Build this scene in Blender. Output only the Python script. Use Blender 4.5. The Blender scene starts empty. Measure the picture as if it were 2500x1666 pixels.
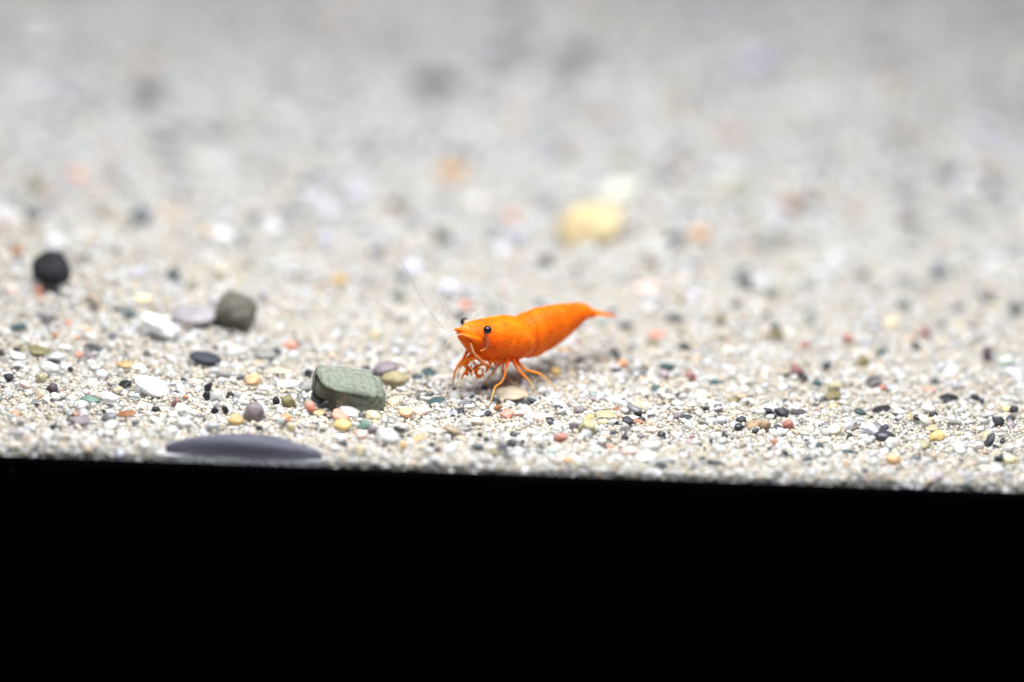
import bpy, bmesh, math, random
import numpy as np
from mathutils import Vector, Matrix, Euler, noise
from mathutils.kdtree import KDTree

# One Blender unit is one centimetre.
random.seed(11); rng = np.random.default_rng(11)
SC = bpy.context.scene
COL = SC.collection
SC.unit_settings.scale_length = 0.01

# ------------------------------------------------------------------ camera
ELEV, ROLL, DIST = math.radians(22.0), math.radians(2.08), 64.0
CM_PER_PX = 12.2 / 2500.0                      # at the focus distance, photo pixels
K = CM_PER_PX / DIST
FWD = Vector((0, math.cos(ELEV), -math.sin(ELEV)))
R0 = Vector((1, 0, 0)); U0 = R0.cross(FWD)
RIGHT = R0 * math.cos(ROLL) + U0 * math.sin(ROLL)
UP = U0 * math.cos(ROLL) - R0 * math.sin(ROLL)
CAM = Vector((0, 0, 0.64)) - FWD * DIST
cam_data = bpy.data.cameras.new('camera')
cam = bpy.data.objects.new('camera', cam_data); COL.objects.link(cam)
m = Matrix((RIGHT, UP, -FWD)).transposed().to_4x4(); m.translation = CAM
cam.matrix_world = m
cam_data.sensor_width = 22.3
cam_data.lens = 22.3 * DIST / 12.2
cam_data.clip_start = 1.0; cam_data.clip_end = 500.0
cam_data.dof.use_dof = True
cam_data.dof.focus_distance = DIST - 0.45
cam_data.dof.aperture_fstop = cam_data.lens * 1e-3 / 3.3
cam_data.dof.aperture_blades = 0
SC.camera = cam

# ------------------------------------------------------------------ world, lamps, exposure
w = bpy.data.worlds.new('World'); SC.world = w; w.use_nodes = True
w.node_tree.nodes['Background'].inputs[0].default_value = (0.75, 0.85, 1.0, 1)
w.node_tree.nodes['Background'].inputs[1].default_value = 0.18

def area_lamp(name, loc, aim, sx, sy, power, color):
    d = bpy.data.lights.new(name, 'AREA'); d.shape = 'RECTANGLE'; d.size = sx; d.size_y = sy
    d.energy = power; d.color = color
    o = bpy.data.objects.new(name, d); COL.objects.link(o); o.location = loc
    o.rotation_euler = (Vector(aim) - Vector(loc)).to_track_quat('-Z', 'Y').to_euler()
    return o
# the aquarium's LED hood over the tank
area_lamp('tank_lamp', (0.5, -3.0, 19.5), (0.3, -0.6, 0), 22.0, 10.0, 12200.0, (0.955, 0.977, 1.0))

SC.view_settings.view_transform = 'Standard'; SC.view_settings.look = 'None'
SC.view_settings.exposure = 0.0; SC.view_settings.gamma = 1.0
SC.cycles.max_bounces = 8; SC.cycles.caustics_reflective = False; SC.cycles.caustics_refractive = False

# ------------------------------------------------------------------ helpers
def height(x, y):
    """Height of the sand surface (numpy friendly)."""
    h = 0.42 * np.exp(-(((x + 6.6) / 2.9) ** 2 + ((y - 3.2) / 2.6) ** 2))
    h = h + 0.10 * np.exp(-(((x + 3.6) / 1.3) ** 2 + ((y - 2.2) / 0.9) ** 2))
    h = h - 0.10 * np.exp(-(((x + 2.6) / 1.2) ** 2 + ((y - 3.6) / 1.3) ** 2))
    far = np.clip((y - 1.0) / 3.0, 0, 1)
    h = h + far * 0.06 * (np.sin(x * 1.1 + 0.6 * y) * np.sin(y * 0.83 + 1.3) + 0.6 * np.sin(x * 2.3 - y * 1.7))
    h = h + 0.02 * np.sin(x * 3.1 + 1.0) * np.sin(y * 3.7 + x)
    return h

def ray(px, py):
    return FWD + RIGHT * ((px - 1250) * K) + UP * ((833 - py) * K)      # per unit of camera depth

def ground_at(px, py, dz=0.0):
    d = ray(px, py); z = 0.0
    for _ in range(12):
        t = (z + dz - CAM.z) / d.z
        p = CAM + d * t
        z = float(height(p.x, p.y))
    return p

def depth_of(p): return (p - CAM).dot(FWD)

def tag(o, label=None, cat=None, group=None, kind=None):
    if label: o['label'] = label
    if cat: o['category'] = cat
    if group: o['group'] = group
    if kind: o['kind'] = kind
    return o

def mesh_obj(name, verts, faces, mat, parent=None, smooth=True):
    me = bpy.data.meshes.new(name); me.from_pydata([tuple(v) for v in verts], [], faces)
    if smooth: me.polygons.foreach_set('use_smooth', [True] * len(me.polygons))
    me.materials.append(mat); me.update()
    o = bpy.data.objects.new(name, me); COL.objects.link(o)
    if parent: o.parent = parent
    return o

class NT:
    """A tiny node builder."""
    def __init__(self, name):
        self.m = bpy.data.materials.new(name); self.m.use_nodes = True
        self.t = self.m.node_tree; self.b = self.t.nodes['Principled BSDF']
    def n(self, kind, **kw):
        x = self.t.nodes.new(kind)
        for k, v in kw.items(): setattr(x, k, v)
        return x
    def l(self, a, b): self.t.links.new(a, b)
    def noise(self, scale, detail=3.0, rough=0.55, coord='Object'):
        tc = self.n('ShaderNodeTexCoord'); no = self.n('ShaderNodeTexNoise')
        no.inputs['Scale'].default_value = scale; no.inputs['Detail'].default_value = detail
        no.inputs['Roughness'].default_value = rough
        self.l(tc.outputs[coord], no.inputs['Vector']); return no.outputs['Fac']
    def ramp(self, fac, stops):
        r = self.n('ShaderNodeValToRGB'); e = r.color_ramp.elements
        while len(e) < len(stops): e.new(0.5)
        for i, (p, c) in enumerate(stops):
            e[i].position = p; e[i].color = (*c, 1) if len(c) == 3 else c
        self.l(fac, r.inputs['Fac']); return r.outputs['Color']
    def mix(self, fac, a, b, mode='MIX'):
        x = self.n('ShaderNodeMix', data_type='RGBA', blend_type=mode)
        for s, v in ((x.inputs[0], fac), (x.inputs[6], a), (x.inputs[7], b)):
            if hasattr(v, 'is_output'): self.l(v, s)
            elif isinstance(v, (int, float)): s.default_value = v
            else: s.default_value = (*v, 1)
        return x.outputs[2]
    def bump(self, fac, strength, dist):
        b = self.n('ShaderNodeBump'); b.inputs['Strength'].default_value = strength
        b.inputs['Distance'].default_value = dist
        self.l(fac, b.inputs['Height']); self.l(b.outputs['Normal'], self.b.inputs['Normal'])
    def set(self, **kw):
        for k, v in kw.items():
            s = self.b.inputs[k.replace('_', ' ')]
            if hasattr(v, 'is_output'): self.l(v, s)
            else: s.default_value = v
        return self

# ------------------------------------------------------------------ materials
def mat_sheet():
    q = NT('sand_sheet')
    c = q.ramp(q.noise(6.0, 4), [(0.3, (0.56, 0.56, 0.55)), (0.7, (0.74, 0.74, 0.74))])
    q.set(Base_Color=c, Roughness=0.8); q.bump(q.noise(22.0, 2), 0.6, 0.05)
    return q.m

def mat_grain():
    q = NT('sand_grain')
    a = q.n('ShaderNodeAttribute', attribute_type='INSTANCER', attribute_name='gcol')
    v = q.ramp(q.noise(1.1, 3), [(0.3, (0.78, 0.77, 0.76)), (0.7, (1.06, 1.05, 1.04))])
    c = q.mix(1.0, a.outputs['Color'], v, 'MULTIPLY')
    q.set(Base_Color=c, Roughness=0.33, Specular_IOR_Level=0.45)
    tr = q.n('ShaderNodeBsdfTranslucent'); q.l(c, tr.inputs['Color'])
    mx = q.n('ShaderNodeMixShader')
    q.l(a.outputs['Alpha'], mx.inputs[0]); q.l(q.b.outputs[0], mx.inputs[1]); q.l(tr.outputs[0], mx.inputs[2])
    q.l(mx.outputs[0], q.t.nodes['Material Output'].inputs['Surface'])
    return q.m

def mat_pebble(name='pebble_stone', speck=0.0):
    q = NT(name)
    oi = q.n('ShaderNodeObjectInfo')
    add = q.n('ShaderNodeVectorMath', operation='ADD'); tc = q.n('ShaderNodeTexCoord')
    mul = q.n('ShaderNodeVectorMath', operation='SCALE'); mul.inputs['Scale'].default_value = 37.0
    q.l(oi.outputs['Random'], mul.inputs[0]); q.l(tc.outputs['Object'], add.inputs[0]); q.l(mul.outputs[0], add.inputs[1])
    def nz(s, d):
        no = q.n('ShaderNodeTexNoise'); no.inputs['Scale'].default_value = s; no.inputs['Detail'].default_value = d
        q.l(add.outputs[0], no.inputs['Vector']); return no.outputs['Fac']
    v = q.ramp(nz(1.3, 4), [(0.28, (0.72, 0.71, 0.70)), (0.72, (1.22, 1.20, 1.17))])
    c = q.mix(1.0, oi.outputs['Color'], v, 'MULTIPLY')
    f = q.ramp(nz(9.0, 2), [(0.60, (0, 0, 0)), (0.72, (1, 1, 1))])
    c2 = q.mix(0.18, c, (0.55, 0.53, 0.48))
    c = q.mix(f, c, c2)
    q.set(Base_Color=c, Roughness=0.42, Specular_IOR_Level=0.4)
    q.bump(nz(7.0, 4), 0.25, 0.06)
    return q.m

def mat_two_tone(name, base, other, axis_scale, pos, width):
    q = NT(name)
    tc = q.n('ShaderNodeTexCoord'); sp = q.n('ShaderNodeSeparateXYZ'); q.l(tc.outputs['Object'], sp.inputs[0])
    ad = q.n('ShaderNodeMath', operation='MULTIPLY_ADD'); ad.inputs[1].default_value = axis_scale
    q.l(sp.outputs['X'], ad.inputs[0]); q.l(sp.outputs['Z'], ad.inputs[2])
    f = q.ramp(ad.outputs[0], [(max(0, pos - width), (0, 0, 0)), (pos - width * 0.7, (1, 1, 1)),
                               (pos + width * 0.7, (1, 1, 1)), (min(1, pos + width), (0, 0, 0))])
    q.set(Base_Color=q.mix(f, base, other), Roughness=0.45); q.bump(q.noise(7.0), 0.25, 0.05)
    return q.m

def mat_green():
    q = NT('green_stone_rock')
    c = q.ramp(q.noise(16.0, 8, 0.7), [(0.28, (0.12, 0.135, 0.10)), (0.5, (0.205, 0.225, 0.178)), (0.72, (0.29, 0.31, 0.25))])
    f = q.ramp(q.noise(55.0, 2), [(0.58, (0, 0, 0)), (0.7, (0.6, 0.6, 0.6))])
    q.set(Base_Color=q.mix(f, c, (0.40, 0.43, 0.36)), Roughness=0.85, Specular_IOR_Level=0.2)
    q.bump(q.noise(45.0, 5, 0.7), 0.5, 0.02)
    return q.m

def mat_rock(name, stops, scale=3.0, rough=0.6, bump=0.3):
    q = NT(name)
    q.set(Base_Color=q.ramp(q.noise(scale, 5), stops), Roughness=rough, Specular_IOR_Level=0.3)
    q.bump(q.noise(scale * 6, 4), bump, 0.02)
    return q.m

def mat_shell():
    """Orange shell pigment: a colour per vertex, mottled."""
    q = NT('shrimp_shell')
    a = q.n('ShaderNodeAttribute', attribute_type='GEOMETRY', attribute_name='pig')
    n1 = q.ramp(q.noise(4.5, 4, 0.6), [(0.3, (0.80, 0.62, 0.6)), (0.62, (1.12, 1.15, 1.0))])
    n2 = q.ramp(q.noise(38.0, 3, 0.7), [(0.34, (0.60, 0.50, 0.5)), (0.56, (1.06, 1.06, 1.0))])
    c = q.mix(1.0, a.outputs['Color'], n1, 'MULTIPLY')
    c = q.mix(0.75, c, q.mix(1.0, c, n2, 'MULTIPLY'))
    q.set(Base_Color=c, Roughness=0.55, Specular_IOR_Level=0.14, Subsurface_Weight=0.5, Subsurface_Scale=0.10, Alpha=a.outputs['Alpha'])
    q.b.inputs['Subsurface Radius'].default_value = (1.0, 0.35, 0.08)
    q.bump(q.noise(60.0, 3), 0.12, 0.01)
    return q.m

def mat_plain(name, col, rough=0.5, spec=0.4, alpha=1.0, sss=0.0):
    q = NT(name)
    v = q.ramp(q.noise(14.0, 3), [(0.3, tuple(x * 0.85 for x in col)), (0.7, tuple(min(1, x * 1.1) for x in col))])
    q.set(Base_Color=v, Roughness=rough, Specular_IOR_Level=spec, Alpha=alpha)
    if sss: q.set(Subsurface_Weight=sss, Subsurface_Scale=0.05)
    return q.m

M_SHEET, M_GRAIN, M_PEB, M_GREEN, M_SHELL = mat_sheet(), mat_grain(), mat_pebble(), mat_green(), mat_shell()
M_FRAME = mat_plain('black_plastic', (0.0010, 0.0011, 0.0016), 0.9, 0.0)

# ------------------------------------------------------------------ ground and tank frame
Y_GLASS = -2.24
xs = np.linspace(-16, 16, 129); ys = np.concatenate([np.linspace(Y_GLASS, 6, 60), np.linspace(6.3, 46, 80)])
gv = [(x, y, float(height(x, y)) - 0.07) for y in ys for x in xs]
nx = len(xs)
gf = [(j * nx + i, j * nx + i + 1, (j + 1) * nx + i + 1, (j + 1) * nx + i) for j in range(len(ys) - 1) for i in range(nx - 1)]
b0 = len(gv); gv += [(x, Y_GLASS, -1.6) for x in xs] + [(x, Y_GLASS, float(height(x, Y_GLASS)) - 0.04) for x in xs]   # the sand seen edge on against the front glass
gf += [(b0 + i, b0 + i + 1, b0 + nx + i + 1, b0 + nx + i) for i in range(nx - 1)]
ground = mesh_obj('ground', gv, gf, M_SHEET)
tag(ground, 'pale beige sand bed under the loose grains', None, None, 'structure')

# black bottom frame of the tank, a moulding with a rounded top lip, seen in front of the sand
def frame_profile(top, y_in):
    pts = [(y_in, top - 0.10), (y_in - 0.02, top - 0.02), (y_in - 0.05, top), (y_in - 0.10, top - 0.02), (y_in - 0.12, top - 0.06),
           (y_in - 0.12, top - 7.0), (y_in, top - 7.0)]
    return pts
def edge_at(px, py, y):
    d = ray(px, py); t = (y - CAM.y) / d.y
    return CAM + d * t
y_in = Y_GLASS - 0.03
TOP = edge_at(1250, 1159, y_in - 0.06).z
prof = frame_profile(TOP, y_in)
fv, ff = [], []
for x in (-17.0, 17.0):
    fv += [(x, a, b) for a, b in prof]
n = len(prof)
ff = [(i, (i + 1) % n, n + (i + 1) % n, n + i) for i in range(n)] + [tuple(range(n - 1, -1, -1)), tuple(range(n, 2 * n))]
tank = mesh_obj('tank_frame', fv, ff, M_FRAME, smooth=False)
tag(tank, 'matte black plastic frame along the front bottom of the aquarium', 'frame')

# ------------------------------------------------------------------ stone shapes
def ico(sub):
    bm = bmesh.new(); bmesh.ops.create_icosphere(bm, subdivisions=sub, radius=1.0)
    v = np.array([x.co[:] for x in bm.verts]); f = [[x.index for x in p.verts] for p in bm.faces]; bm.free()
    return v, f
ICO = {s: ico(s) for s in (1, 2, 3, 4, 5)}

def lumpy(sub, seed, amp, freq=1.1, box=1.0, flat_cuts=0, ridge=0.0):
    """A unit stone: a sphere squared off a little, dented by noise and a few worn flats."""
    v, f = ICO[sub]; v = v.copy(); r = random.Random(seed)
    if box != 1.0:
        v = np.sign(v) * np.abs(v) ** box
    off = Vector((r.uniform(-50, 50), r.uniform(-50, 50), r.uniform(-50, 50)))
    for i in range(len(v)):
        p = Vector(v[i])
        s = 1 + amp * noise.noise(p * freq + off) + amp * 0.35 * noise.noise(p * freq * 2.7 + off)
        if ridge: s += ridge * noise.noise(p * 9 + off)
        v[i] = p * s
    for _ in range(flat_cuts):
        d = Vector((r.gauss(0, 1), r.gauss(0, 1), r.gauss(0, 1))).normalized(); d = np.array(d)
        k = r.uniform(0.62, 0.85); h = v @ d; over = np.maximum(h - k, 0)
        v -= np.outer(over * 0.86, d)
    v /= np.abs(v).max(axis=0)
    return v, f

def stone_mesh(name, sub, seed, amp, mat, **kw):
    v, f = lumpy(sub, seed, amp, **kw)
    me = bpy.data.meshes.new(name); me.from_pydata(v.tolist(), [], f)
    me.polygons.foreach_set('use_smooth', [True] * len(me.polygons)); me.materials.append(mat)
    return me

ROUND = [stone_mesh('pebble', 3, 100 + i, 0.30, M_PEB, flat_cuts=2) for i in range(8)]
BLOCKY = [stone_mesh('pebble', 3, 200 + i, 0.34, M_PEB, box=0.8, flat_cuts=6) for i in range(8)]

occupied = []      # (x, y, a, b) footprints kept clear of grains

def place_stone(name, me, px, py, w, h, tilt=0.0, yaw=None, deep=0.85, sit=0.5, grow=1.06):
    """Sets a stone on the sand where the photo shows it; w and h are its apparent size in photo pixels."""
    p = ground_at(px, py)
    for _ in range(4):
        s = depth_of(p) * K
        a = w * s / 2 * grow; hh = h * s / 2 * grow
        b = min(a * deep, 0.8 * hh / math.sin(ELEV + 0.02))
        b = max(b, 0.45 * min(a, hh))
        c = math.sqrt(max(hh * hh - (b * math.sin(ELEV)) ** 2, (0.3 * hh) ** 2)) / math.cos(ELEV)
        p = ground_at(px, py, sit * c)
    o = bpy.data.objects.new(name, me); COL.objects.link(o)
    o.location = p; o.scale = (a, b, c)
    yw = math.radians(random.uniform(-14, 14)) if yaw is None else math.radians(yaw)
    o.rotation_euler = (math.radians(random.uniform(-6, 6)), math.radians(-tilt - 2.08), yw)
    occupied.append((p.x, p.y, a, b))
    return o

# ------------------------------------------------------------------ the stones that stand out
STONES = 'larger stones lying on the sand'
def big(name, px, py, w, h, mat, label, sub=4, seed=1, amp=0.25, cat='stone', **kw):
    mk = {k: kw.pop(k) for k in ('freq', 'box', 'flat_cuts', 'ridge') if k in kw}
    me = stone_mesh(name, sub, seed, amp, mat, **mk)
    o = place_stone(name, me, px, py, w, h, **kw)
    return tag(o, label, cat, STONES)

# green stone: a tilted slab with a broken left end and a ledge along its front
def green_stone():
    v, f = ICO[5]; v = v.copy(); v = np.sign(v) * np.abs(v) ** 0.30
    v *= np.array((0.42, 0.27, 0.185)) / np.abs(v).max(axis=0)
    off = Vector((3.1, 7.7, 1.9))
    for i in range(len(v)):
        x, y, z = v[i]
        # right end tapers and rounds off
        t = max(0.0, (x - 0.18) / 0.26); y *= 1 - 0.22 * t * t; z -= 0.05 * t * t * (z > 0)
        # left end: cut back under the top slab towards the camera side
        if y < 0:
            cut = max(0.0, min(1.0, (-0.19 - x) / 0.05)) * max(0.0, min(1.0, (0.12 - z) / 0.03)) * min(1.0, -y / 0.12)
            y += 0.24 * cut; x += 0.02 * cut
            # ledge: the lower front steps out below an undercut line that drops to the right
            line = 0.055 - 0.16 * (x + 0.1)
            u = (z - line) / 0.04
            y += 0.075 * math.exp(-u * u) * max(0.0, min(1.0, (0.20 - x) / 0.15))
        p = Vector((x, y, z))
        strata = 0.005 * noise.noise(Vector((x * 3, y * 3, z * 26 + x * 3)) + off)
        d = Vector((x / 0.44, y / 0.27, z / 0.225)).normalized()
        p += d * (strata + 0.062 * noise.noise(p * 4.5 + off) + 0.022 * noise.noise(p * 14 + off))
        v[i] = p
    o = mesh_obj('green_stone', v, f, M_GREEN)
    p = ground_at(853, 956, 0.165)
    o.location = p; o.rotation_euler = (math.radians(12), math.radians(13.5), math.radians(17))
    occupied.append((p.x, p.y, 0.42, 0.24))
    tag(o, 'grey green blocky stone with a flat top, tilted down towards the right', 'stone', STONES)
green_stone()

M_DARK = mat_rock('dark_slab_rock', [(0.3, (0.082, 0.081, 0.108)), (0.7, (0.130, 0.126, 0.155))], 4, 0.7, 0.2)
M_YEL = mat_rock('yellow_rock', [(0.3, (0.55, 0.41, 0.20)), (0.7, (0.66, 0.55, 0.34))], 1.2)
M_BLACK = mat_rock('black_rock', [(0.3, (0.008, 0.009, 0.011)), (0.7, (0.020, 0.021, 0.025))], 2, 0.75, 0.3)
M_TAUPE = mat_rock('taupe_rock', [(0.3, (0.085, 0.078, 0.062)), (0.7, (0.17, 0.155, 0.125))], 2, 0.7)
M_WHITE = mat_rock('white_quartz', [(0.3, (0.80, 0.79, 0.80)), (0.7, (0.90, 0.90, 0.90))], 1.5, 0.4, 0.15)
M_MAUVE = mat_rock('pale_mauve_rock', [(0.3, (0.27, 0.245, 0.26)), (0.7, (0.40, 0.365, 0.38))], 1.5)
M_SLATE = mat_rock('charcoal_rock', [(0.3, (0.030, 0.034, 0.044)), (0.7, (0.060, 0.064, 0.078))], 2, 0.65)
M_OLTAN = mat_rock('olive_tan_rock', [(0.3, (0.26, 0.21, 0.11)), (0.7, (0.44, 0.38, 0.23))], 2)
M_CREAM = mat_rock('cream_rock', [(0.3, (0.68, 0.66, 0.52)), (0.7, (0.78, 0.76, 0.66))], 2)

big('dark_slab', 590, 1112, 396, 104, M_DARK, 'wide flat dark violet grey stone sunk in sand against the black frame', seed=5, amp=0.12, deep=0.5, sit=-0.05, yaw=0, tilt=-3, grow=1.0)
def against_glass(o):
    mw = o.rotation_euler.to_matrix().to_4x4(); mw = Matrix.Translation(o.location) @ mw @ Matrix.Diagonal((*o.scale, 1)); inv = mw.inverted()
    for v in o.data.vertices:
        p = mw @ v.co
        e = Y_GLASS + 0.36 - p.y                     # flattened softly where it leans on the glass
        if e > 0: p.y += e - 0.34 * (1 - math.exp(-e / 0.34)); v.co = inv @ p
against_glass(bpy.data.objects['dark_slab'])
big('yellow_stone', 1440, 550, 168, 104, M_YEL, 'large rounded yellow stone, blurred, behind the orange shrimp', seed=8, amp=0.24, flat_cuts=3, sit=0.72, yaw=5, deep=0.8)
big('cream_stone', 1508, 466, 92, 52, M_CREAM, 'cream white blurred stone just behind the large yellow stone', seed=9, amp=0.2, sit=0.6, tilt=12, grow=1.0)
big('black_stone', 129, 663, 88, 92, M_BLACK, 'round matte black stone standing on the sand at far left', seed=12, amp=0.26, flat_cuts=5, sit=0.75, deep=0.9, grow=1.14)
big('taupe_stone', 576, 764, 104, 98, M_TAUPE, 'rounded dark taupe stone resting next to a long white stone', seed=15, amp=0.22, flat_cuts=1, sit=0.55)
big('mauve_stone', 476, 770, 112, 50, M_MAUVE, 'pale mauve flat stone leaning on the dark taupe stone', seed=17, amp=0.2, sit=0.4)
big('white_stone', 398, 797, 104, 46, M_WHITE, 'long bright white stone lying aslant, left of the taupe stone', seed=23, amp=0.32, flat_cuts=3, tilt=-27, sit=1.0, yaw=0, deep=0.6, grow=1.12)
big('charcoal_stone', 500, 874, 72, 32, M_SLATE, 'smooth charcoal oval stone raised above the sand, left of the green stone', seed=22, amp=0.12, sit=0.9, tilt=-8, grow=1.15)
big('white_stone', 372, 944, 80, 38, M_WHITE, 'large smooth white oval stone lying aslant in the left foreground', seed=24, amp=0.12, tilt=-24, sit=0.8, yaw=0, grow=1.15)
big('olive_stone', 965, 925, 66, 42, M_OLTAN, 'olive tan smooth stone just right of the green stone', seed=26, amp=0.18, sit=0.5)

# ------------------------------------------------------------------ pebbles, each one placed
PAL = {   # key: (words, base colour)
 'bk': ('black', (0.016, 0.017, 0.021)), 'ch': ('charcoal', (0.050, 0.053, 0.064)), 'sl': ('slate grey', (0.13, 0.145, 0.17)),
 'gr': ('mid grey', (0.30, 0.295, 0.285)), 'lg': ('light grey', (0.52, 0.52, 0.51)), 'wh': ('white', (0.78, 0.77, 0.76)),
 'cr': ('cream', (0.74, 0.66, 0.50)), 'be': ('beige', (0.55, 0.47, 0.35)), 'tn': ('tan brown', (0.36, 0.25, 0.15)),
 'oc': ('ochre', (0.60, 0.36, 0.10)), 'ye': ('yellow', (0.80, 0.56, 0.16)), 'py': ('pale yellow', (0.80, 0.70, 0.40)),
 'ap': ('apricot', (0.80, 0.45, 0.20)), 'or': ('orange', (0.70, 0.25, 0.07)), 'co': ('coral pink', (0.78, 0.27, 0.18)),
 'pk': ('pale pink', (0.76, 0.53, 0.47)), 'rd': ('brick red', (0.40, 0.085, 0.050)), 'mr': ('maroon', (0.24, 0.060, 0.065)),
 'ru': ('rust brown', (0.34, 0.14, 0.06)), 'mv': ('mauve grey', (0.24, 0.20, 0.22)), 'lv': ('lavender white', (0.60, 0.60, 0.71)),
 'ol': ('olive', (0.22, 0.19, 0.09)), 'kh': ('khaki', (0.42, 0.38, 0.24)), 'tl': ('teal green', (0.14, 0.24, 0.20)),
 'dt': ('dark teal', (0.050, 0.090, 0.095)), 'gn': ('grey green', (0.26, 0.28, 0.23)), 'dp': ('dark purple brown', (0.085, 0.062, 0.075)),
 'mt': ('pale mint', (0.60, 0.70, 0.62)),
}
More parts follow.
